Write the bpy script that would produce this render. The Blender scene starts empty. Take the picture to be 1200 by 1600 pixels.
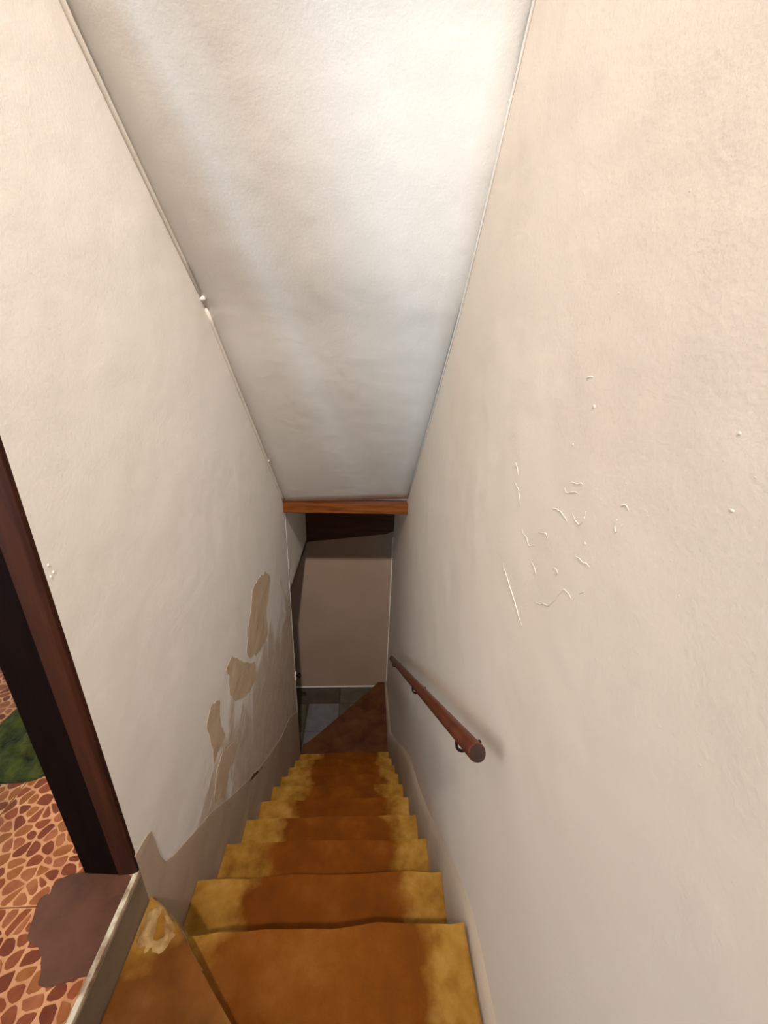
import bpy, bmesh, math, random
from mathutils import Vector, Matrix, noise
from mathutils.geometry import tessellate_polygon

# ------------------------------------------------------------------ camera, light, exposure
S = 0.85                       # plan unit -> metres
ZF = 1.47                      # camera height above the upper floor, plan units
def V(x, y, z): return Vector((x * S, y * S, (z + ZF) * S))
scene = bpy.context.scene
COL = scene.collection
CAM_ROT = [[0.998162, -0.014531, -0.05883], [-0.049625, 0.361151, -0.931186], [0.034777, 0.932394, 0.359766]]
cam_d = bpy.data.cameras.new('camera'); cam = bpy.data.objects.new('camera', cam_d); COL.objects.link(cam)
cam.matrix_world = Matrix.Translation(V(0, 0, 0)) @ Matrix(CAM_ROT).to_4x4()
cam_d.sensor_fit = 'VERTICAL'; cam_d.sensor_height = 24.0; cam_d.lens = 24.0 * 600 / 1600
cam_d.clip_start = 0.02; cam_d.clip_end = 60
scene.camera = cam
scene.view_settings.view_transform = 'Standard'; scene.view_settings.look = 'None'
scene.view_settings.gamma = 1.0; scene.view_settings.use_curve_mapping = False
scene.view_settings.exposure = 0.2
w = bpy.data.worlds.new('world'); scene.world = w; w.use_nodes = True
w.node_tree.nodes['Background'].inputs[0].default_value = (0.62, 0.76, 1.0, 1)
w.node_tree.nodes['Background'].inputs[1].default_value = 0.6

def area(name, loc, target, sx, sy, power, color):
    d = bpy.data.lights.new(name, 'AREA'); d.shape = 'RECTANGLE'; d.size = sx; d.size_y = sy
    d.energy = power; d.color = color
    o = bpy.data.objects.new(name, d); COL.objects.link(o); o.location = loc
    o.rotation_euler = (Vector(target) - Vector(loc)).to_track_quat('-Z', 'Y').to_euler()
    return o
# daylight: tall hall window behind on the left, side window of the upper room, lower room
area('daylight_hall_window', V(-1.42, -2.74, 0.45), V(0.2, 1.6, -0.5), 0.42, 1.1, 54, (0.48, 0.80, 1.0))
area('daylight_upper_window', V(-2.96, -0.1, 0.05), V(0.4, 0.6, -0.6), 1.1, 1.2, 9, (0.97, 0.95, 1.0))
area('daylight_lower_room', V(-2.25, 3.75, -3.1), V(0, 3.8, -3.3), 0.7, 1.2, 0.8, (0.72, 0.85, 1.0))
LAMP_AT = (-0.02, -1.45, 2.85)
LAMP_POWER = 590

# traced outlines in plan units (y along the stair, z up, 0 at eye level)
RIDGES = [[(0.937, -0.511), (0.912, -0.523), (0.885, -0.538), (0.855, -0.551), (0.827, -0.563), (0.792, -0.582), (0.761, -0.596)], [(0.729, -0.493), (0.702, -0.485), (0.678, -0.473), (0.657, -0.451), (0.646, -0.425), (0.638, -0.411), (0.63, -0.399), (0.614, -0.401), (0.598, -0.404)], [(0.963, -0.224), (0.932, -0.256)], [(0.95, -0.275), (0.912, -0.291), (0.887, -0.33)], [(0.864, -0.373), (0.828, -0.381), (0.801, -0.392), (0.778, -0.377)], [(0.688, -0.2), (0.654, -0.191), (0.646, -0.194)], [(0.705, -0.218), (0.692, -0.225), (0.674, -0.211), (0.658, -0.215)], [(0.738, -0.274), (0.708, -0.262), (0.69, -0.267), (0.671, -0.275)], [(0.658, -0.254), (0.646, -0.265), (0.632, -0.266), (0.621, -0.251), (0.617, -0.24), (0.622, -0.232)], [(0.541, -0.191), (0.53, -0.189), (0.521, -0.196)], [(0.539, -0.213), (0.537, -0.237), (0.528, -0.23), (0.521, -0.218)], [(0.689, -0.39), (0.672, -0.375), (0.663, -0.384), (0.673, -0.399)], [(0.623, -0.32), (0.605, -0.321), (0.584, -0.318), (0.573, -0.316)], [(0.781, -0.422), (0.757, -0.426), (0.748, -0.44)], [(0.708, -0.01), (0.692, -0.009)], [(0.773, -0.34), (0.738, -0.33), (0.731, -0.339)], [(0.581, -0.378), (0.57, -0.368)]]
NUBS_R = [(0.668, -0.057), (0.709, -0.131), (0.54, -0.156), (0.56, -0.182), (0.601, -0.287), (0.392, -0.056), (0.369, -0.135), (0.735, -0.338), (0.421, -0.224), (0.48, -0.186), (0.355, -0.437), (0.363, -0.962), (0.567, 0.213), (0.588, -0.2), (0.671, 0.117), (0.866, -0.119), (0.293, -0.425), (0.358, -0.095), (0.697, -0.221), (0.86, -0.234), (0.394, -0.259)]
NUBS_L = [(0.749, -0.424), (0.756, -0.445), (0.746, -0.451)]
PEELS = [[(2.404, -1.385), (2.279, -1.347), (2.177, -1.33), (2.067, -1.317), (2.035, -1.37), (2.003, -1.426), (1.95, -1.457), (1.914, -1.503), (1.873, -1.567), (1.838, -1.631), (1.922, -1.715), (2.006, -1.781), (2.141, -1.829), (2.314, -1.875), (2.314, -1.751), (2.319, -1.651), (2.376, -1.62), (2.426, -1.589), (2.483, -1.538), (2.5, -1.483)], [(1.633, -1.436), (1.579, -1.445), (1.524, -1.451), (1.576, -1.513), (1.554, -1.55), (1.539, -1.595), (1.607, -1.739), (1.753, -1.848), (1.85, -1.889), (1.958, -1.929), (1.965, -1.858), (1.959, -1.784), (1.835, -1.681), (1.731, -1.576), (1.685, -1.507)], [(1.421, -1.503), (1.371, -1.477), (1.321, -1.461), (1.271, -1.487), (1.273, -1.555), (1.278, -1.63), (1.266, -1.758), (1.328, -1.749), (1.371, -1.753), (1.43, -1.771), (1.403, -1.686), (1.397, -1.624), (1.409, -1.563)], [(1.54, -1.938), (1.446, -1.869), (1.364, -1.798), (1.294, -1.798), (1.27, -1.842), (1.24, -1.881), (1.202, -1.92), (1.264, -1.987), (1.334, -2.054), (1.356, -2.016), (1.387, -1.985), (1.44, -1.979), (1.503, -1.983)], [(1.911, -2.653), (1.742, -2.494), (1.582, -2.363), (1.566, -2.412), (1.701, -2.572), (1.781, -2.619), (1.83, -2.627)]]
DADO_L = [(0.717, -1.386), (0.762, -1.402), (0.796, -1.411), (0.818, -1.428), (0.821, -1.465), (0.82, -1.512), (0.827, -1.58), (0.842, -1.639), (0.876, -1.677), (0.923, -1.718), (1.036, -1.815), (1.175, -1.929), (1.268, -2.027), (1.374, -2.142), (1.549, -2.307), (1.767, -2.512), (2.055, -2.752), (2.446, -3.044), (2.771, -3.195)]
DADO_R = [(0.471, -1.725), (0.553, -1.716), (0.669, -1.724), (0.763, -1.754), (0.887, -1.856), (1.039, -1.988), (1.236, -2.192), (1.43, -2.361), (1.662, -2.55), (2.078, -2.818)]
CEIL_L = [(1.204, 0.707), (1.285, 0.639), (1.4, 0.546), (1.564, 0.415), (1.799, 0.231), (2.078, -0.061), (2.505, -0.495), (3.117, -1.13)]
CEIL_R = [(1.295, 0.834), (1.368, 0.72), (1.454, 0.604), (1.574, 0.446), (1.73, 0.248), (1.946, 0.035), (2.305, -0.315), (3.137, -1.089)]
PATCH = [(-0.891, 0.71), (-0.874, 0.725), (-0.822, 0.735), (-0.751, 0.734), (-0.679, 0.727), (-0.679, 0.694), (-0.681, 0.64), (-0.682, 0.585), (-0.685, 0.538), (-0.686, 0.516), (-0.706, 0.509), (-0.728, 0.505), (-0.754, 0.5), (-0.776, 0.505), (-0.79, 0.516), (-0.797, 0.532), (-0.806, 0.55), (-0.833, 0.576), (-0.855, 0.581), (-0.877, 0.588), (-0.887, 0.605), (-0.892, 0.629), (-0.9, 0.653), (-0.909, 0.678), (-0.897, 0.687), (-0.885, 0.689)]
CEIL_NUB = (0.302, 1.451, 0.549)

# ------------------------------------------------------------------ helpers
def tag(o, label=None, cat=None, group=None, kind=None):
    if label: o['label'] = label
    if cat: o['category'] = cat
    if group: o['group'] = group
    if kind: o['kind'] = kind
    return o
def empty(name, loc=(0, 0, 0)):
    o = bpy.data.objects.new(name, None); COL.objects.link(o); o.location = loc; o.empty_display_size = 0.1
    return o
def link(name, me, mat, parent=None, smooth=False):
    """mesh given in world coordinates"""
    o = bpy.data.objects.new(name, me); COL.objects.link(o)
    if mat: me.materials.append(mat)
    if smooth:
        for p in me.polygons: p.use_smooth = True
    if parent:
        o.parent = parent
        o.matrix_parent_inverse = Matrix.Translation(-abs_loc(parent))
    return o
def abs_loc(o):
    v = o.location.copy()
    return v
def from_bm(name, bm, mat, parent=None, smooth=False):
    bmesh.ops.recalc_face_normals(bm, faces=bm.faces)
    me = bpy.data.meshes.new(name); bm.to_mesh(me); bm.free()
    return link(name, me, mat, parent, smooth)
def bm_box(bm, x0, x1, y0, y1, z0, z1, bevel=0.0):
    """box in plan units"""
    vs = [bm.verts.new(V(x, y, z)) for z in (z0, z1) for y in (y0, y1) for x in (x0, x1)]
    fs = [bm.faces.new([vs[i] for i in q]) for q in ((0, 2, 3, 1), (4, 5, 7, 6), (0, 1, 5, 4), (2, 6, 7, 3), (0, 4, 6, 2), (1, 3, 7, 5))]
    if bevel:
        es = list({e for f in fs for e in f.edges})
        bmesh.ops.bevel(bm, geom=es, offset=bevel, segments=2, affect='EDGES', profile=0.5)
def box(name, b, mat, parent=None, bevel=0.0):
    bm = bmesh.new(); bm_box(bm, *b, bevel=bevel); return from_bm(name, bm, mat, parent)
def bm_plate(bm, back, front):
    """closed plate with a concave outline, faces tessellated"""
    a = [bm.verts.new(p) for p in back]; b = [bm.verts.new(p) for p in front]; n = len(a)
    for t in tessellate_polygon([front]):
        bm.faces.new([b[i] for i in t]); bm.faces.new([a[i] for i in reversed(t)])
    for i in range(n): bm.faces.new((a[i], a[(i + 1) % n], b[(i + 1) % n], b[i]))
def bm_prism(bm, bottom, top):
    """two loops of points (metres) joined as a closed solid"""
    a = [bm.verts.new(p) for p in bottom]; b = [bm.verts.new(p) for p in top]; n = len(a)
    bm.faces.new(a[::-1]); bm.faces.new(b)
    for i in range(n): bm.faces.new((a[i], a[(i + 1) % n], b[(i + 1) % n], b[i]))
def tube(bm, pts, radii, seg=12, caps=True):
    """round tube along metre points"""
    rings = []; n = len(pts); pts = [Vector(p) for p in pts]
    for i, p in enumerate(pts):
        t = (pts[min(i + 1, n - 1)] - pts[max(i - 1, 0)]).normalized()
        a = t.cross(Vector((0, 0, 1)));
        if a.length < 1e-3: a = t.cross(Vector((1, 0, 0)))
        a.normalize(); b = a.cross(t).normalized()
        r = radii[i] if isinstance(radii, (list, tuple)) else radii
        rings.append([bm.verts.new(p + (a * math.cos(q) + b * math.sin(q)) * r) for q in [2 * math.pi * k / seg for k in range(seg)]])
    for i in range(n - 1):
        for k in range(seg): bm.faces.new((rings[i][k], rings[i][(k + 1) % seg], rings[i + 1][(k + 1) % seg], rings[i + 1][k]))
    if caps: bm.faces.new(rings[0][::-1]); bm.faces.new(rings[-1])
def chaikin(pts, it=1, closed=True):
    for _ in range(it):
        out = []; n = len(pts); rng = range(n if closed else n - 1)
        if not closed: out.append(pts[0])
        for i in rng:
            a = pts[i]; b = pts[(i + 1) % n]
            out.append(tuple(a[k] * .75 + b[k] * .25 for k in range(len(a)))); out.append(tuple(a[k] * .25 + b[k] * .75 for k in range(len(a))))
        if not closed: out.append(pts[-1])
        pts = out
    return pts

# ------------------------------------------------------------------ materials
def srgb(r, g, b):
    f = lambda c: (c / 255 / 12.92) if c / 255 <= 0.04045 else ((c / 255 + 0.055) / 1.055) ** 2.4
    return (f(r), f(g), f(b), 1)
def nodes(name, rough=0.8, spec=0.3):
    m = bpy.data.materials.new(name); m.use_nodes = True; nt = m.node_tree
    b = nt.nodes['Principled BSDF']; b.inputs['Roughness'].default_value = rough
    b.inputs['Specular IOR Level'].default_value = spec
    return m, nt, b
def N(nt, kind, **kw):
    n = nt.nodes.new(kind)
    for k, v in kw.items():
        if k in n.inputs: n.inputs[k].default_value = v
        else: setattr(n, k, v)
    return n
def ramp(nt, fac, stops):
    r = nt.nodes.new('ShaderNodeValToRGB'); e = r.color_ramp.elements
    while len(e) < len(stops): e.new(0.5)
    for i, (p, c) in enumerate(stops): e[i].position = p; e[i].color = c
    nt.links.new(fac, r.inputs[0]); return r.outputs[0]
def coords(nt, scale=(1, 1, 1)):
    g = nt.nodes.new('ShaderNodeNewGeometry'); mp = nt.nodes.new('ShaderNodeMapping')
    mp.inputs['Scale'].default_value = scale; nt.links.new(g.outputs['Position'], mp.inputs[0]); return mp.outputs[0]
def noise_fac(nt, vec, scale, detail=4, rough=0.55, dist=0.0):
    n = N(nt, 'ShaderNodeTexNoise', Scale=scale, Detail=detail, Roughness=rough, Distortion=dist)
    nt.links.new(vec, n.inputs['Vector']); return n.outputs['Fac']
def mix(nt, fac, a, b, mode='MIX'):
    n = nt.nodes.new('ShaderNodeMix'); n.data_type = 'RGBA'; n.blend_type = mode
    for s, v in ((n.inputs['Factor'], fac), (n.inputs['A'], a), (n.inputs['B'], b)):
        pass
    ia, ib = n.inputs[6], n.inputs[7]
    for s, v in ((n.inputs[0], fac), (ia, a), (ib, b)):
        if hasattr(v, 'is_output'): nt.links.new(v, s)
        else: s.default_value = v
    return n.outputs[2]
def math_n(nt, op, a, b=0.0, clamp=False):
    n = nt.nodes.new('ShaderNodeMath'); n.operation = op; n.use_clamp = clamp
    for s, v in ((n.inputs[0], a), (n.inputs[1], b)):
        if hasattr(v, 'is_output'): nt.links.new(v, s)
        else: s.default_value = v
    return n.outputs[0]
def bump(nt, bsdf, height, strength, dist):
    n = N(nt, 'ShaderNodeBump', Strength=strength, Distance=dist); nt.links.new(height, n.inputs['Height'])
    nt.links.new(n.outputs[0], bsdf.inputs['Normal'])

def plaster(name, base, stain, coarse=0.2, rough=0.75):
    m, nt, b = nodes(name, 0.92, 0.12); c = coords(nt)
    big = noise_fac(nt, c, 1.6, 3); sp = noise_fac(nt, c, 9, 5, 0.6)
    f = math_n(nt, 'MULTIPLY', ramp(nt, big, [(0.35, (0, 0, 0, 1)), (0.75, (1, 1, 1, 1))]), 0.6)
    col = mix(nt, f, base, stain)
    nt.links.new(col, b.inputs['Base Color'])
    h = math_n(nt, 'ADD', math_n(nt, 'MULTIPLY', noise_fac(nt, c, 5, 2), 2.2), math_n(nt, 'MULTIPLY', noise_fac(nt, c, 120, 4, 0.6), 0.22))
    bump(nt, b, h, coarse, 0.012)
    return m
M = {}
M['wall'] = plaster('cream_wall_plaster', srgb(244, 241, 236), srgb(240, 235, 229))
M['wall_r'] = plaster('warm_cream_wall_plaster', srgb(240, 226, 211), srgb(234, 217, 199))
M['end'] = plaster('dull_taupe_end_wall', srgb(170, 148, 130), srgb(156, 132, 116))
M['ceil'] = plaster('white_ceiling_plaster', srgb(243, 241, 238), srgb(239, 235, 230))
M['render'] = plaster('grey_brown_render', srgb(196, 178, 158), srgb(172, 150, 128), 0.4, 0.85)
M['peel'] = plaster('exposed_tan_undercoat', srgb(214, 192, 166), srgb(200, 174, 146), 0.6, 0.9)
def damp_wall():
    """cream plaster, blotched brown by damp in a band that climbs above the treads"""
    m, nt, b = nodes('damp_cream_wall_plaster', .92, .12); c = coords(nt)
    sp = nt.nodes.new('ShaderNodeSeparateXYZ'); nt.links.new(c, sp.inputs[0])
    h = math_n(nt, 'ADD', sp.outputs[1], sp.outputs[2])           # height above the stair's slope line
    st = noise_fac(nt, coords(nt, (1, 1.2, .8)), 3.2, 6, .6, .8)
    deep = math_n(nt, 'MULTIPLY', math_n(nt, 'SUBTRACT', sp.outputs[1], .75), .42, True)
    lim = math_n(nt, 'ADD', .42, math_n(nt, 'MULTIPLY', deep, 2.1))
    d = math_n(nt, 'SUBTRACT', math_n(nt, 'ADD', h, math_n(nt, 'MULTIPLY', math_n(nt, 'SUBTRACT', st, .5), 1.5)), lim)
    f = ramp(nt, d, [(0.0, (1, 1, 1, 1)), (.20, (0, 0, 0, 1))])
    f = math_n(nt, 'MULTIPLY', f, math_n(nt, 'ADD', .25, math_n(nt, 'MULTIPLY', noise_fac(nt, c, 11, 5, .65), .7)))
    big = noise_fac(nt, c, 1.6, 3)
    base = mix(nt, math_n(nt, 'MULTIPLY', big, .6), srgb(244, 241, 236), srgb(240, 235, 229))
    nt.links.new(mix(nt, f, base, srgb(190, 162, 130)), b.inputs['Base Color'])
    hh = math_n(nt, 'ADD', math_n(nt, 'MULTIPLY', noise_fac(nt, c, 5, 2), 2.2), math_n(nt, 'MULTIPLY', noise_fac(nt, c, 120, 4, .6), .22))
    hh = math_n(nt, 'ADD', hh, math_n(nt, 'MULTIPLY', f, math_n(nt, 'MULTIPLY', noise_fac(nt, c, 16, 5, .6, 1.0), 3.0)))
    bump(nt, b, hh, .22, .012); return m
M['damp'] = damp_wall()
M['hole'] = plaster('dark_hollow_plaster', srgb(104, 84, 64), srgb(84, 66, 50), 0.6, 0.9)
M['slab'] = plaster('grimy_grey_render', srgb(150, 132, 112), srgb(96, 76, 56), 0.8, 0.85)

def wood(name, dark, light, axis='z', rough=0.45, scale=1.0, spec=0.4):
    m, nt, b = nodes(name, rough, spec)
    sc = {'x': (3, 40, 40), 'y': (40, 3, 40), 'z': (40, 40, 3)}[axis]
    c = coords(nt, tuple(v * scale for v in sc)); n = noise_fac(nt, c, 1.0, 6, 0.65, 0.6)
    col = ramp(nt, n, [(0.3, dark), (0.7, light)]); nt.links.new(col, b.inputs['Base Color'])
    bump(nt, b, n, 0.25, 0.004); return m
M['jamb'] = wood('dark_varnished_jamb_wood', srgb(34, 10, 3), srgb(66, 28, 8), 'z', 0.6, 1.0, 0.2)
M['stop'] = wood('near_black_jamb_wood', srgb(11, 3, 2), srgb(20, 6, 3), 'z', 0.8, 1.0, 0.05)  # near-black variant of the jamb wood, for the inner face
M['beam'] = wood('orange_brown_beam_wood', srgb(88, 42, 12), srgb(140, 80, 32), 'x', 0.6, 1.0, 0.2)
M['stripe'] = wood('dark_brown_header_stripe', srgb(60, 34, 18), srgb(92, 56, 32), 'x', 0.7)
M['rail'] = wood('red_brown_rail_wood', srgb(66, 26, 12), srgb(104, 48, 24), 'y', 0.4)
M['rail_end'] = wood('dark_rail_end_grain', srgb(34, 15, 11), srgb(54, 27, 20), 'y', 0.5)

def metal(name, col, rough=0.45):
    m, nt, b = nodes(name, rough, 0.5); b.inputs['Metallic'].default_value = 0.6
    c = coords(nt); n = noise_fac(nt, c, 60, 3)
    nt.links.new(mix(nt, n, col, tuple(v * 0.5 for v in col[:3]) + (1,)), b.inputs['Base Color']); return m
M['iron'] = metal('dark_bracket_iron', srgb(60, 34, 28))
M['black'] = metal('black_latch_metal', srgb(16, 15, 15), 0.4)

def strip_mat():
    m, nt, b = nodes('worn_cream_threshold_metal', 0.35, 0.6); c = coords(nt)
    n = noise_fac(nt, c, 22, 4)
    nt.links.new(ramp(nt, n, [(0.35, srgb(150, 122, 96)), (0.5, srgb(214, 196, 168)), (0.8, srgb(236, 226, 206))]), b.inputs['Base Color'])
    bump(nt, b, n, 0.4, 0.003); return m
M['strip'] = strip_mat()

def tread_mat():
    """ochre cement with a worn red-brown painted runner down the middle"""
    m, nt, b = nodes('painted_cement_tread', 0.75, 0.12); c = coords(nt)
    sx = nt.nodes.new('ShaderNodeSeparateXYZ'); nt.links.new(c, sx.inputs[0])
    x = math_n(nt, 'ADD', sx.outputs[0], 0.10)
    wob = math_n(nt, 'MULTIPLY', math_n(nt, 'SUBTRACT', noise_fac(nt, c, 5.5, 5, 0.6), 0.5), 0.30)
    d = math_n(nt, 'ADD', math_n(nt, 'ABSOLUTE', x), wob)
    edge = ramp(nt, d, [(0.250, (0, 0, 0, 1)), (0.320, (1, 1, 1, 1))])
    n1 = noise_fac(nt, c, 7, 5, 0.6); n2 = noise_fac(nt, c, 12, 5, 0.6)
    brown = ramp(nt, n1, [(0.3, srgb(102, 54, 6)), (0.55, srgb(120, 64, 8)), (0.75, srgb(134, 80, 28))])
    ochre = ramp(nt, n2, [(0.25, srgb(124, 82, 24)), (0.5, srgb(164, 120, 48)), (0.8, srgb(192, 150, 80))])
    nt.links.new(mix(nt, edge, brown, ochre), b.inputs['Base Color'])
    h = math_n(nt, 'ADD', n2, math_n(nt, 'MULTIPLY', n1, 2.0)); bump(nt, b, h, 0.5, 0.008)
    return m
M['tread'] = tread_mat()
def simple(name, c0, c1, scale, rough=0.7, bmp=0.3, spec=0.3):
    m, nt, b = nodes(name, rough, spec); c = coords(nt); n = noise_fac(nt, c, scale, 5, 0.6)
    nt.links.new(ramp(nt, n, [(0.32, c0), (0.68, c1)]), b.inputs['Base Color']); bump(nt, b, n, bmp, 0.006); return m
def winder_mat():
    m, nt, b = nodes('worn_cement_winder', 0.75, 0.12); c = coords(nt)
    dn = nt.nodes.new('ShaderNodeVectorMath'); dn.operation = 'DISTANCE'; nt.links.new(c, dn.inputs[0]); dn.inputs[1].default_value = V(-.66, .76, -1.62)
    d = math_n(nt, 'ADD', dn.outputs['Value'], math_n(nt, 'MULTIPLY', math_n(nt, 'SUBTRACT', noise_fac(nt, c, 14, 5), .5), .12))
    e = ramp(nt, d, [(.125, (1, 1, 1, 1)), (.165, (0, 0, 0, 1))])
    n1 = noise_fac(nt, c, 8, 5, .6); n2 = noise_fac(nt, c, 12, 5, .6)
    brown = ramp(nt, n1, [(0.3, srgb(98, 56, 16)), (0.55, srgb(124, 74, 28)), (0.75, srgb(142, 94, 52))])
    ochre = ramp(nt, n2, [(0.25, srgb(124, 82, 24)), (0.5, srgb(164, 120, 48)), (0.8, srgb(192, 150, 80))])
    nt.links.new(mix(nt, e, brown, ochre), b.inputs['Base Color']); bump(nt, b, n2, .5, .008); return m
M['winder'] = winder_mat()
M['crumb'] = simple('broken_ochre_plaster', srgb(140, 96, 46), srgb(206, 174, 120), 22, 0.9, 0.8)
M['lowstep'] = simple('dark_red_brown_cement', srgb(70, 34, 12), srgb(102, 66, 34), 5)
M['lowtile'] = [simple('grey_stone_tile_%s' % k, srgb(*a), srgb(*b2), 6, 0.5, 0.1) for k, a, b2 in (('olive', (74, 70, 58), (96, 92, 78)), ('bluish', (98, 97, 98), (118, 117, 120)), ('dim', (62, 57, 48), (82, 76, 64)))]
M['joint'] = simple('dark_tile_joint', srgb(84, 44, 26), srgb(110, 60, 36), 30)
M['grout'] = simple('pale_orange_tile_ground', srgb(186, 118, 76), srgb(216, 150, 104), 18, 0.45, 0.3)
M['stone'] = [simple('orange_brown_stone_%s' % k, srgb(*a), srgb(*b2), 25, 0.4, 0.2) for k, a, b2 in (('rust', (122, 52, 22), (146, 72, 36)), ('amber', (136, 70, 28), (158, 90, 42)), ('umber', (104, 42, 18), (126, 58, 28)), ('clay', (142, 72, 38), (164, 94, 54)))]
M['patch'] = simple('smooth_brown_filler', srgb(76, 42, 26), srgb(104, 62, 42), 9, 0.6, 0.3)
M['green'] = simple('dark_green_fabric', srgb(22, 24, 3), srgb(74, 74, 18), 26, 0.95, 1.0)
M['bulb'], _nt, _b = nodes('glowing_bulb_glass', 0.3)
_b.inputs['Emission Color'].default_value = (1.0, 0.86, 0.68, 1); _b.inputs['Emission Strength'].default_value = 12
M['glass'], _nt, _b = nodes('window_daylight_glass', 0.1)
_b.inputs['Emission Color'].default_value = (0.8, 0.9, 1, 1); _b.inputs['Emission Strength'].default_value = 1.5
M['white'] = simple('white_gloss_paint', srgb(228, 222, 212), srgb(240, 236, 228), 8, 0.4, 0.1)

XL, XR, XS = -0.663, 0.40, 0.355      # left wall face, right wall face, right end of the treads
ZT = 4.1

# ------------------------------------------------------------------ setting
def struct(o): o['kind'] = 'structure'; return o
bm = bmesh.new()
TW = 0.151
for y0, y1, z0, z1 in ((-1.8, -0.15, 1.38, ZT), (-1.0, 0.731, -1.9, -1.50), (-0.27, -0.15, -1.50, 1.38), (-0.15, 0.731, 1.0, ZT), (0.731, 3.15, -4.8, ZT), (3.15, 4.31, -2.02, ZT)):
    bm_box(bm, XL - TW, XL, y0, y1, z0, z1)
wall_left = struct(from_bm('wall_left', bm, M['damp']))
wall_right = struct(box('wall_right', (XR, XR + .15, -1.95, 4.45, -4.8, ZT), M['wall_r']))
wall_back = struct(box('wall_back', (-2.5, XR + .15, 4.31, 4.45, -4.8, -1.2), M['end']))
bm = bmesh.new(); bm_box(bm, XL + .02, XR, -1.15, -1.0, -1.9, 1.40); bm_box(bm, XL, XR, -1.8, -1.0, 1.38, 1.48); bm_box(bm, XL - TW, XR, -1.95, -1.8, 1.38, ZT)  # unseen wall, corner shaped to shade right wall; loft added for lamp distance
wall_front_unseen = struct(from_bm('wall_front_unseen', bm, M['wall']))

def ext(pts): return [(-1.82, pts[0][1] + (pts[0][0] + 1.82) * 0.96)] + pts
cl = ext(CEIL_L); cr = ext(CEIL_R)
def lerp_edge(e, y):
    for a, b in zip(e, e[1:]):
        if y <= b[0] or b is e[-1]:
            t = (y - a[0]) / (b[0] - a[0]); return a[1] + (b[1] - a[1]) * t
bm = bmesh.new(); rows = []; NY, NX = 60, 10
for i in range(NY + 1):
    y = -1.82 + (3.13 + 1.82) * i / NY; row = []
    for j in range(NX + 1):
        t = j / NX; x = XL - .02 + (XR - XL + .04) * t
        z = lerp_edge(cl, y) * (1 - t) + lerp_edge(cr, y) * t
        z += 0.010 * (noise.noise(Vector((x * 2.2, y * 2.2, 3.1))) ) * math.sin(math.pi * t)
        row.append(V(x, y, z))
    rows.append(row)
lo = [[bm.verts.new(p) for p in r] for r in rows]; hi = [[bm.verts.new(p + Vector((0, 0.05, 0.09))) for p in r] for r in rows]
for i in range(NY):
    for j in range(NX):
        bm.faces.new((lo[i][j], lo[i][j + 1], lo[i + 1][j + 1], lo[i + 1][j])); bm.faces.new((hi[i][j], hi[i + 1][j], hi[i + 1][j + 1], hi[i][j + 1]))
for i in range(NY):
    for j in (0, NX): bm.faces.new((lo[i][j], lo[i + 1][j], hi[i + 1][j], hi[i][j]))
for j in range(NX):
    for i in (0, NY): bm.faces.new((lo[i][j], lo[i][j + 1], hi[i][j + 1], hi[i][j]))
ceiling = struct(from_bm('ceiling', bm, M['ceil'], smooth=True))
struct(box('ceiling_lower_lobby', (-2.5, XR, 3.20, 4.31, -1.21, -1.11), M['wall']))

# plaster cove strips where the ceiling meets the walls
def edge_strip(name, edge, x0, y_a, y_b, r0, r1, sgn):
    bm = bmesh.new(); pts = []; rad = []
    n = 24
    for i in range(n + 1):
        y = y_a + (y_b - y_a) * i / n
        z = lerp_edge(edge, y)
        pts.append(V(x0 + sgn * 0.004, y, z - 0.006)); rad.append((r0 + (r1 - r0) * i / n) * S)
    tube(bm, pts, rad, 8); return struct(from_bm(name, bm, M['white'], smooth=True))
t1 = edge_strip('trim_1', cl, XL, -0.9, 1.78, 0.011, 0.007, 1)
t2 = edge_strip('trim_2', cl, XL, 1.83, 3.08, 0.008, 0.012, 1)
t3 = edge_strip('trim_3', cr, XR, -0.9, 3.08, 0.004, 0.004, -1)
def nub(name, p, r, mat, parent, flat=(1, 1, 1), seed=0):
    bm = bmesh.new(); bmesh.ops.create_icosphere(bm, subdivisions=2, radius=1)
    for v in bm.verts:
        k = 1 + 0.35 * noise.noise(v.co * 1.3 + Vector((seed * 3.7, 0, 0)))
        v.co = Vector((v.co.x * flat[0], v.co.y * flat[1], v.co.z * flat[2])) * r * k + p
    return from_bm(name, bm, mat, parent, True)
nub('filler_lump', V(XL + .008, 1.80, .222), 0.010, M['white'], t1, seed=4)
nub('filler_lump', V(XL + .010, 2.66, -.655), 0.010, M['white'], t2, seed=6)

# raised marks in the right wall's paint
random.seed(5)
for k, r in enumerate(RIDGES):
    pts = [V(XR + .0006, y + .006 * noise.noise(Vector((y * 60, z * 60, k))), z + .006 * noise.noise(Vector((y * 60, z * 60, k + 20)))) for y, z in chaikin(r, 2, False)]
    n = len(pts); big = 1.0 if k in (0, 1) else 0.75
    bm = bmesh.new(); tube(bm, pts, [0.0017 * big * (0.45 + 0.55 * math.sin(math.pi * (i + .6) / (n + .2))) for i in range(n)], 6)
    from_bm('paint_ridge', bm, M['wall_r'], wall_right, True)
for k, (y, z) in enumerate(NUBS_R):
    nub('paint_blob', V(XR + .0006, y, z), (0.0052, 0.0036, 0.0026, 0.0024, 0.0042, 0.0032, 0.0034)[k] if k < 7 else 0.0026, M['wall_r'], wall_right, (.3, 1.3 if k == 6 else .8, .65), k)
for k, (y, z) in enumerate(NUBS_L): nub('paint_blob', V(XL, y + .006, z), 0.003, M['wall'], wall_left, (.5, .8, 1), k)
nub('paint_blob', V(CEIL_NUB[0], CEIL_NUB[1], lerp_edge(cr, CEIL_NUB[1])), 0.0055, M['white'], ceiling, seed=9)

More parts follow.
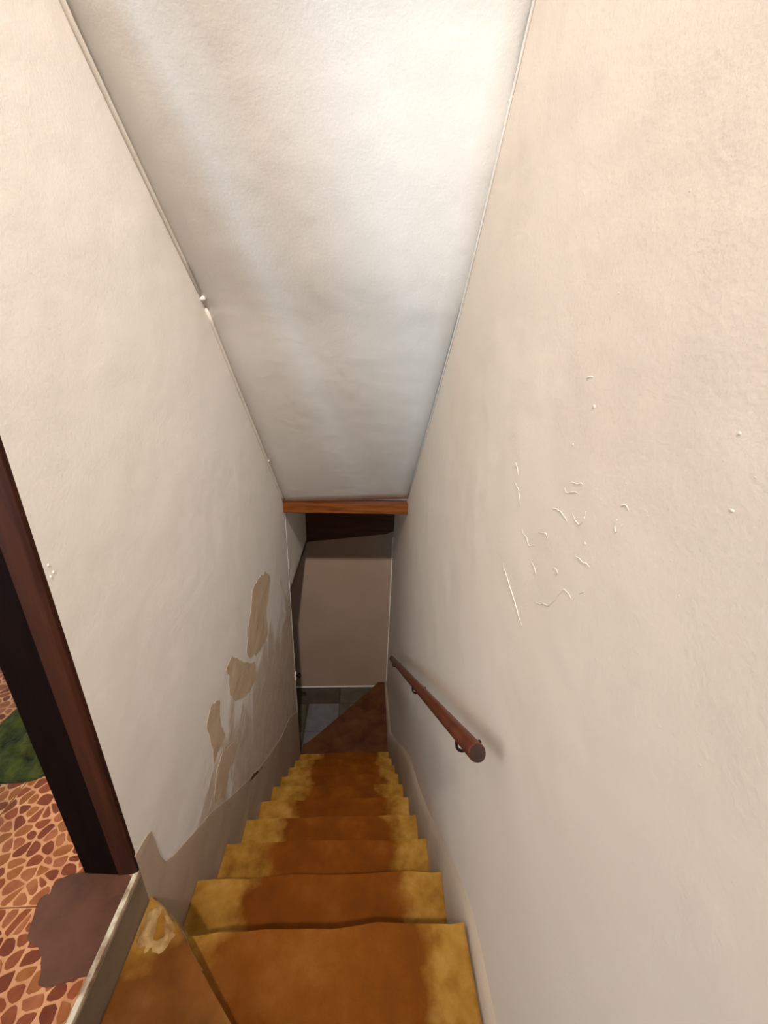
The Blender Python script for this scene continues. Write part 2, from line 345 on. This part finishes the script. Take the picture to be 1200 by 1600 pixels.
# thick lower render on the right wall, bulging out to the treads
bm = bmesh.new(); prof = []
top = [(-1.0, -1.70), (0.2, -1.70)] + chaikin(DADO_R, 1, False) + [(2.5, -3.25), (3.0, -3.80), (3.4, -4.2), (4.31, -4.3)]
NK = 7
for y, zt in top:
    zb = max(-4.75, min(-1.9, -1.9 - y)); col = []
    for k in range(NK + 1):
        t = k / NK; z = zt + (zb - zt) * (t ** 1.6)
        out = XR - (XR - XS - .002) * (1 - (1 - min(1, t * 1.9)) ** 2) - 0.0015
        out += 0.004 * noise.noise(Vector((y * 4, z * 4, 1)))
        col.append(V(min(XR - .0015, out), y, z))
    prof.append(col)
ff = [[bm.verts.new(p) for p in c] for c in prof]; bb = [[bm.verts.new(Vector((XR * S + .02, p.y, p.z))) for p in c] for c in prof]
for i in range(len(top) - 1):
    for k in range(NK):
        bm.faces.new((ff[i][k], ff[i + 1][k], ff[i + 1][k + 1], ff[i][k + 1]))
    bm.faces.new((ff[i][0], bb[i][0], bb[i + 1][0], ff[i + 1][0])); bm.faces.new((ff[i][NK], bb[i][NK], bb[i + 1][NK], ff[i + 1][NK]))
from_bm('lower_render', bm, M['render'], wall_right, True)

# damp lower coat and peeled patches on the left wall
def wall_plate(name, pts, mat, x, thick, parent, wob=0.0, seed=0):
    pts = chaikin(chaikin(pts, 2), 1); bm = bmesh.new()
    q = [(y + wob * noise.noise(Vector((y * 14, z * 14, seed))), z + wob * (noise.noise(Vector((y * 14, z * 14, seed + 9))) + .5 * noise.noise(Vector((y * 50, z * 50, seed + 5))))) for y, z in pts]
    bm_plate(bm, [V(x - .01, *p) for p in q], [V(x + thick, *p) for p in q])
    return from_bm(name, bm, mat, parent)
top = []
for y, z in [(0.733, -1.396)] + DADO_L[1:] + [(2.75, -3.2), (3.14, -3.55)]:
    top.append((max(y, top[-1][0] + .002) if top else y, z))
bm = bmesh.new(); cols = []
for y, z in top:
    zb = -2.0 - y
    cols.append([bm.verts.new(V(x, y, zz)) for x, zz in ((XL - .008, z), (XL + .0028, z - .003), (XL + .004, z - .03), (XL + .005, zb))])
for a, b in zip(cols, cols[1:]):
    for k in range(3): bm.faces.new((a[k], a[k + 1], b[k + 1], b[k]))
from_bm('damp_lower_coat', bm, M['render'], wall_left)
for k, p in enumerate(PEELS):
    wall_plate('peeled_patch', p, M['hole'] if k == 4 else M['peel'], XL, .0012 if k < 4 else .004, wall_left, 0.02, k)

# beam, header stripe, corner trims at the foot of the stair
tag(box('ceiling_beam', (XL - .006, XR + .006, 3.085, 3.20, -1.213, -1.122), M['beam'], bevel=.006), 'orange-brown wooden beam spanning the stair where the sloping ceiling ends', 'beam')
bm = bmesh.new(); hb = [(XL, -1.45), (.40, -1.45), (.40, -1.90), (.30, -1.945), (XL, -2.06)]
bm_prism(bm, [V(x, 4.315, z) for x, z in hb], [V(x, 4.28, z) for x, z in hb])  # dark brown stripe, slightly proud of the end wall, lower edge slanted
tag(from_bm('header_stripe', bm, M['stripe']), 'dark brown board across the top of the end wall behind the beam', 'stripe')
struct(box('trim_4', (XR - .012, XR, 4.29, 4.31, -4.3, -2.0), M['white'], bevel=.004))
struct(box('baseboard_back', (-2.4, .30, 4.30, 4.312, -4.40, -4.380), M['white'], bevel=.003))

# ------------------------------------------------------------------ upper room seen through the doorway
zf = -1.47
FX0, FX1, FY0, FY1 = -3.0, XL - .012, -2.8, 2.3
floor = struct(box('floor', (FX0, FX1 - .002, FY0, FY1, -1.9, zf - .010), M['joint']))
random.seed(11)
T = 0.53
jy = 0.659; jx = XL - .012
def clip(poly, nx, ny, c):                      # keep nx*x+ny*y <= c
    out = []
    for i in range(len(poly)):
        a = poly[i]; b = poly[(i + 1) % len(poly)]; da = nx * a[0] + ny * a[1] - c; db = nx * b[0] + ny * b[1] - c
        if da <= 0: out.append(a)
        if (da < 0 < db) or (db < 0 < da):
            t = da / (da - db); out.append((a[0] + (b[0] - a[0]) * t, a[1] + (b[1] - a[1]) * t))
    return out
def in_view(p):                                 # ground the photo shows through the doorway
    poly = [(-2.15, 1.95), (-1.75, 1.75), (-.72, .78), (-.66, .74), (-.66, .36), (-.86, .36)]
    c = False
    for i in range(len(poly)):
        (x1, y1), (x2, y2) = poly[i], poly[i - 1]
        if (y1 > p[1]) != (y2 > p[1]) and p[0] < (x2 - x1) * (p[1] - y1) / (y2 - y1) + x1: c = not c
    return c
def stone_cells(x0, x1, y0, y1):
    sp = 0.042; pts = []
    nx = max(2, int((x1 - x0) / sp)); ny = max(2, int((y1 - y0) / (sp * .72)))
    for i in range(nx):
        for j in range(ny):
            pts.append((x0 + (i + .5 + random.uniform(-.46, .46)) * (x1 - x0) / nx, y0 + (j + .5 + random.uniform(-.46, .46)) * (y1 - y0) / ny))
    cells = []
    for i, a in enumerate(pts):
        poly = [(x0, y0), (x1, y0), (x1, y1), (x0, y1)]
        for j, b in enumerate(pts):
            if i == j: continue
            dx, dy = b[0] - a[0], b[1] - a[1]; d = math.hypot(dx, dy)
            if d > .16: continue
            g = random.uniform(.0012, .0036)
            nx_, ny_ = dx / d, dy / d
            poly = clip(poly, nx_, ny_, nx_ * (a[0] + b[0]) / 2 + ny_ * (a[1] + b[1]) / 2 - g)
            if len(poly) < 3: break
        if len(poly) >= 3: cells.append((a, poly))
    return cells
def stone_bm(bm, poly):
    cx = sum(p[0] for p in poly) / len(poly); cy = sum(p[1] for p in poly) / len(poly)
    q = chaikin(poly, 1)
    top = [V(cx + (x - cx) * .93, cy + (y - cy) * .93, zf + .0012) for x, y in q]
    bm_prism(bm, [V(x, y, zf - .0015) for x, y in q], top)
def poly_area(p): return abs(sum(p[i - 1][0] * p[i][1] - p[i][0] * p[i - 1][1] for i in range(len(p)))) / 2
tiles = []
for i in range(-6, 1):
    for j in range(-9, 5):
        x1 = jx + i * T; x0 = x1 - T; y0 = jy + j * T; y1 = y0 + T
        if x1 < FX0 or y1 < FY0 or y0 > FY1: continue
        x0 = max(x0, FX0); y0 = max(y0, FY0); y1 = min(y1, FY1)
        if x1 - x0 < .05: continue
        t = box('tile', (x0 + .002, x1 - .002, y0 + .002, y1 - .002, zf - .012, zf), M['grout'], floor)
        near = (y0 + y1) / 2 > -0.7
        tiles.append((t, x0, x1, y0, y1, near))
single = []; rest = {}
for t, x0, x1, y0, y1, near in tiles:
    if not near: continue
    for a, p in stone_cells(x0 + .003, x1 - .003, y0 + .003, y1 - .003):
        if poly_area(p) < 0.00012: continue
        (single if in_view(a) else rest.setdefault(t, [])).append((a, p) if not in_view(a) else (a, p, t))
single.sort(key=lambda s: s[0][0] ** 2 + s[0][1] ** 2)
for k, (a, p, t) in enumerate(single):
    if k >= 300: rest.setdefault(t, []).append((a, p)); continue
    bm = bmesh.new(); stone_bm(bm, p); from_bm('stone', bm, random.choice(M['stone']), t)
for t, cells in rest.items():
    bm = bmesh.new(); idx = []
    for a, p in cells:
        n0 = len(bm.faces); stone_bm(bm, p); bm.faces.ensure_lookup_table(); mi = random.randrange(4)
        for f in bm.faces[n0:]: f.material_index = mi
    o = from_bm('stone_field', bm, None, t); o['kind'] = 'stuff'
    for m in M['stone']: o.data.materials.append(m)

bm = bmesh.new(); pp = chaikin(PATCH, 1)
pp = [(x + .006 * noise.noise(Vector((x * 40, y * 40, 0))), y + .006 * noise.noise(Vector((x * 40, y * 40, 7)))) for x, y in pp]
pp = [(XL - .0125 if x > XL - .032 else x, y) for x, y in pp]
bm_plate(bm, [V(x, y, zf - .001) for x, y in pp], [V(x, y, zf + .0028) for x, y in pp])
tag(from_bm('floor_patch', bm, M['patch']), 'smooth brown filler patch smeared over the stone-patterned tiles by the threshold', 'patch')

# walls and ceiling of the upper room, with its window
struct(box('wall_room_far', (FX0, XL - TW, FY1, FY1 + .12, -1.9, 1.4), M['wall']))
bm = bmesh.new()
for x0, x1, z0, z1 in ((FX0, -1.72, -1.9, 1.4), (-1.12, XL + .14, -1.9, 1.4), (-1.72, -1.12, -1.9, -.30), (-1.72, -1.12, 1.20, 1.4)): bm_box(bm, x0, x1, FY0 - .15, FY0, z0, z1)
struct(from_bm('wall_room_near', bm, M['wall']))
struct(box('wall_room_right', (XL + .02, XL + .14, FY0, -1.15, -1.9, 1.4), M['wall']))
win = struct(empty('window_2', V(-1.42, FY0 - .08, -.75)))
bm = bmesh.new()
for b in ((-1.72, -1.67), (-1.17, -1.12)): bm_box(bm, b[0], b[1], FY0 - .11, FY0 - .04, -.30, 1.20)
for z in (-.30, .42, 1.15): bm_box(bm, -1.67, -1.17, FY0 - .11, FY0 - .04, z, z + .05)
from_bm('window_frame', bm, M['white'], win)
for z0, z1 in ((-.25, .42), (.47, 1.15)): box('pane', (-1.67, -1.17, FY0 - .085, FY0 - .08, z0, z1), M['glass'], win)
bm = bmesh.new()
for y0, y1, z0, z1 in ((FY0, -.8, -1.9, 1.4), (.6, FY1, -1.9, 1.4), (-.8, .6, -1.9, -.7), (-.8, .6, .8, 1.4)): bm_box(bm, FX0 - .15, FX0, y0, y1, z0, z1)
struct(from_bm('wall_room_left', bm, M['wall']))
struct(box('ceiling_upper_room', (FX0, XL - .001, FY0, FY1, 1.38, 1.48), M['ceil']))
win = struct(empty('window_1', V(FX0 - .08, -.1, -.7)))
bm = bmesh.new()
for b in ((-.8, -.74, -.7, .8), (.54, .6, -.7, .8), (-.13, -.07, -.7, .8)): bm_box(bm, FX0 - .11, FX0 - .04, b[0], b[1], b[2], b[3])
for z in (-.7, .74): bm_box(bm, FX0 - .11, FX0 - .04, -.74, .54, z, z + .06)
from_bm('window_frame', bm, M['white'], win)
for y0, y1 in ((-.74, -.13), (-.07, .54)): box('pane', (FX0 - .085, FX0 - .08, y0, y1, -.64, .74), M['glass'], win)

# doorway frame, upper level
door = struct(empty('door_1', V(XL - .08, .3, zf)))
def jamb_part(name, sec, z0, z1, mat, bev=0.0012):
    bm = bmesh.new(); bm_prism(bm, [V(x, y, z0) for x, y in sec], [V(x, y, z1) for x, y in sec])
    bmesh.ops.bevel(bm, geom=list(bm.edges), offset=bev * .6, segments=2, affect='EDGES'); return from_bm(name, bm, mat, door)
jamb_part('jamb', [(-.672, .80), (-.6618, .7335), (-.6618, .7285), (-.672, .7245), (-.715, .722), (-.715, .80)], zf + .003, 1.0, M['jamb'])
jamb_part('door_stop', [(-.715, .80), (-.715, .724), (-.818, .731), (-.818, .80)], zf + .003, 1.0, M['stop'])
jamb_part('jamb', [(-.652, -.18), (-.652, -.14), (-.742, -.125), (-.822, -.14), (-.822, -.18)], zf + .003, 1.0, M['jamb'])
box('door_head', (-.822, -.652, -.14, .742, .955, 1.0), M['jamb'], door, .003)
box('threshold_strip', (XL - .012, XL + .003, -.14, .735, zf - .014, zf + .004), M['strip'], door, .002)

# ------------------------------------------------------------------ staircase
stair = tag(empty('staircase', V(-.15, 1.9, -4.4)), 'steep ochre and brown painted cement stairs descending between the plaster walls', 'staircase')
def step_mesh(name, outline, ztop, zbot, mat, seed, nose=()):
    """solid step from a plan outline, gently worn top and rounded rim"""
    bm = bmesh.new(); inner = []
    bm_prism(bm, [V(x, y, zbot) for x, y in outline], [V(x, y, ztop) for x, y in outline])
    top_e = [e for e in bm.edges if all(abs(v.co.z - V(0, 0, ztop).z) < 1e-5 for v in e.verts)]
    bmesh.ops.bevel(bm, geom=top_e, offset=.007, segments=2, affect='EDGES')
    return from_bm(name, bm, mat, stair, False)
Y0, DY, NS = 0.70, 0.272, 10
def nose_line(i, n=14):
    y = Y0 + DY * i; out = []
    for k in range(n + 1):
        x = XL + .001 + (XS + .012 - XL) * k / n
        out.append((x, y + .010 * noise.noise(Vector((x * 5, i * 3.3, 0))) + .006 * noise.noise(Vector((x * 17, i * 5.1, 4)))))
    return out
for i in range(NS):
    z = -1.055 - (Y0 + DY * i); yb = Y0 + DY * (i - 1) - .04
    if i == 0: yb = -.5
    front = nose_line(i)
    step_mesh('step', [(XL + .001, yb), (XS + .012, yb)] + front[::-1], z, z - .30, M['tread'], i)
# top winder, one low rise below the threshold
zw = -1.62
wd = [(XL + .001, -.99), (XS + .012, -.99), (XS + .012, -.10)]
n = 12
for k in range(n + 1):
    t = k / n; x = XS + .012 + (-.56 - XS - .012) * t; y = -.10 + (.686 + .10) * t
    wd.append((x + .006 * noise.noise(Vector((x * 9, y * 9, 2))), y + .006 * noise.noise(Vector((x * 9, y * 9, 5)))))
wd += [(-.62, .72), (XL + .001, .745)]
wo = step_mesh('winder_step', wd, zw, zw - .30, M['winder'], 33)
for v in wo.data.vertices:
    x, y = v.co.x / S, v.co.y / S
    if v.co.z > V(0, 0, zw - .1).z: v.co.z -= S * .20 * (x - XL)
# crumbled plaster heap in the corner of the winder
bm = bmesh.new(); NG = 30; g = []
for i in range(NG + 1):
    r = []
    for j in range(NG + 1):
        u = i / NG; v = j / NG; x = XL + .002 + u * .20; y = .752 - v * .19
        edge = (x - (-.600)) * .62 + (y - .708) * .78            # towards the winder's own rim
        hgt = 1 - ((x + .600) / .062) ** 2 - ((y - .672) / .072) ** 2
        nz = .020 * noise.noise(Vector((x * 26, y * 26, 0))) + .014 * noise.noise(Vector((x * 62, y * 62, 3)))
        hole = math.exp(-(((x + .597 + (y - .67) * .3) / .011) ** 2 + ((y - .672) / .030) ** 2))
        k = max(0, min(1, hgt * 2.2))
        r.append(bm.verts.new(V(x, y, zw - .2 * (x - XL) - .008 + max(-.02, .030 * min(hgt, .7)) + nz * k - .034 * hole - max(0, edge) * 5)))
    g.append(r)
for i in range(NG):
    for j in range(NG): bm.faces.new((g[i][j], g[i + 1][j], g[i + 1][j + 1], g[i][j + 1]))
from_bm('crumbled_plaster', bm, M['crumb'], stair, True)
# grimy face under the threshold
box('riser_face', (XL, XL + .004, -.15, .745, -1.66, zf - .016), M['slab'], stair)

# bottom winder and lower floor
zb = -4.30
bw = [(XL + .001, 3.10), (XS + .012, 3.10), (XS + .012, 4.30), (.27, 4.30)]
for k in range(9):
    t = k / 8; bw.append((.27 + (-.60 - .27) * t + .012 * noise.noise(Vector((t * 6, 1, 0))), 4.27 + (3.36 - 4.27) * t))
bw.append((XL + .001, 3.35))
step_mesh('winder_step', bw, zb, zb - .3, M['lowstep'], 50)
fl = struct(box('floor_lower_lobby', (-2.5, XR, 3.15, 4.31, -4.8, -4.41), M['lowtile'][2]))
random.seed(3)
for i, x0 in enumerate([-2.42, -1.99, -1.56, -1.13, -.70 + .02, -.27, .16]):
    for j, y0 in enumerate([3.17, 3.60, 4.03]):
        x1 = min(XR, x0 + .42); y1 = min(4.30, y0 + .42)
        box('tile', (x0, x1, y0, y1, -4.415, -4.40), M['lowtile'][1 if (i, j) in ((4, 0), (4, 1), (3, 0)) else random.choice((0, 2))], fl, .002)
struct(box('wall_lower_end', (-2.62, -2.5, 3.0, 4.31, -4.8, -1.2), M['wall']))
struct(box('wall_lower_side', (-2.5, XL - TW, 3.02, 3.15, -4.8, -1.3), M['wall']))
d2 = struct(empty('door_2', V(XL - .08, 3.7, -4.4)))
box('door_head', (XL - .15, XL + .004, 3.19, 4.31, -2.075, -2.02), M['black'], d2, .002)
box('corner_bead', (XL - .006, XL + .003, 3.146, 3.158, -4.3, -1.215), M['white'], d2, .003)
lt = tag(empty('door_latch', V(XL, 3.15, -3.06)), 'small black round latch knob on the corner of the left wall', 'latch')
box('plate', (XL - .012, XL + .012, 3.128, 3.166, -3.105, -3.015), M['white'], lt, .002)
bm = bmesh.new(); c0 = V(XL + .010, 3.155, -3.06); tube(bm, [c0, c0 + Vector((.012, 0, 0)), c0 + Vector((.018, 0, 0)), c0 + Vector((.034, 0, 0)), c0 + Vector((.042, 0, 0))], [.008, .008, .02, .022, .012], 14)
from_bm('knob', bm, M['black'], lt, True)

# ------------------------------------------------------------------ handrail
hr = tag(empty('handrail', V(.32, .74, -.989)), 'round red-brown wooden handrail on iron hooks along the right wall', 'handrail')
A = V(.32, .712, -.964); B = V(.32, 3.02, -.989 - .76 * 2.28); r = .0245 * S
dr = (B - A).normalized()
bm = bmesh.new(); tube(bm, [A, A + dr * .006, B - dr * .006, B], [r * .9, r, r, r * .9], 24)
from_bm('rail', bm, M['rail'], hr, True)
bm = bmesh.new(); tube(bm, [A - dr * .002, A + dr * .001], r * .88, 24); from_bm('end_cap', bm, M['rail_end'], hr)
L = (B - A).length
for k, s in enumerate((.21 * S, 1.30 * S, L - .12)):
    p = A + dr * s; wx = XR * S
    bm = bmesh.new()
    pts = [Vector((x * S, p.y, p.z + h * S)) for x, h in chaikin([(.318, -.015), (.319, -.05), (.325, -.078), (.342, -.088), (.362, -.080), (.404, -.060)], 2, False)]
    tube(bm, pts, .0042, 8)
    br = from_bm('bracket', bm, M['iron'], hr, True)
    bm = bmesh.new(); e = pts[-1]; tube(bm, [Vector((wx - .004, e.y, e.z)), Vector((wx + .002, e.y, e.z))], .013, 14); o = from_bm('wall_plate', bm, M['iron'], br)
    o.matrix_parent_inverse = Matrix.Identity(4)

# ------------------------------------------------------------------ loose things
# crumpled green cloth on the upper floor
bm = bmesh.new(); NR, NA = 26, 60; cx, cy = -1.235, 1.26; ctr = None; rings = []
for a in range(NR + 1):
    ring = []; t = a / NR
    for k in range(NA):
        q = 2 * math.pi * k / NA; ca, sa = math.cos(q), math.sin(q)
        R0 = .25 / ((abs(ca) ** 3 + abs(sa * 1.1) ** 3) ** (1 / 3)) * (1 + .10 * noise.noise(Vector((ca * 2, sa * 2, 8))))
        u = ca * R0 * t; v = sa * R0 * t; ro = math.radians(28)
        x = cx + u * math.cos(ro) - v * math.sin(ro); y = cy + u * math.sin(ro) + v * math.cos(ro)
        prof_h = (1 - t ** 5)
        z = zf + .003 + prof_h * (.040 + .028 * noise.noise(Vector((x * 9, y * 9, 0))) + .024 * noise.noise(Vector((x * 24, y * 24, 5))) + .014 * noise.noise(Vector((x * 60, y * 60, 2))))
        ring.append(bm.verts.new(V(x, y, z)))
    rings.append(ring)
for a in range(NR):
    for k in range(NA): bm.faces.new((rings[a][k], rings[a][(k + 1) % NA], rings[a + 1][(k + 1) % NA], rings[a + 1][k]))
bmesh.ops.remove_doubles(bm, verts=bm.verts, dist=1e-6); bm.faces.new(rings[NR][::-1])
tag(from_bm('green_cloth', bm, M['green'], smooth=True), 'crumpled dark green cloth lying on the tiled floor behind the door jamb', 'cloth')

# reflector lamp high above the top landing, aimed down the stairs
aim = (V(0.06, 2.95, -1.40) - V(*LAMP_AT)).normalized(); lc = V(*LAMP_AT)
lp = tag(empty('reflector_lamp', V(LAMP_AT[0], LAMP_AT[1], lerp_edge(cl, LAMP_AT[1]))), 'white reflector lamp on a short stem high above the top landing', 'lamp')
bm = bmesh.new(); tube(bm, [lc - aim * .13, Vector((lc.x, lc.y - .07, V(0, 0, lerp_edge(cr, LAMP_AT[1])).z + .06))], .008, 8); from_bm('stem', bm, M['white'], lp)
bm = bmesh.new(); tube(bm, [lc - aim * .14, lc - aim * .10, lc - aim * .03, lc + aim * .02], [.02, .035, .075, .09], 24, False); from_bm('reflector', bm, M['white'], lp, True)
bm = bmesh.new(); bmesh.ops.create_uvsphere(bm, u_segments=20, v_segments=12, radius=.03)
for v in bm.verts: v.co = lc - aim * .05 + v.co
from_bm('bulb', bm, M['bulb'], lp, True)
pd = bpy.data.lights.new('lamp_light', 'SPOT'); pd.energy = LAMP_POWER; pd.color = (1.0, 0.88, 0.79); pd.shadow_soft_size = .07
pd.spot_size = math.radians(60); pd.spot_blend = 1.0
po = bpy.data.objects.new('lamp_light', pd); COL.objects.link(po); po.location = lc + aim * .03
po.rotation_euler = aim.to_track_quat('-Z', 'Y').to_euler()
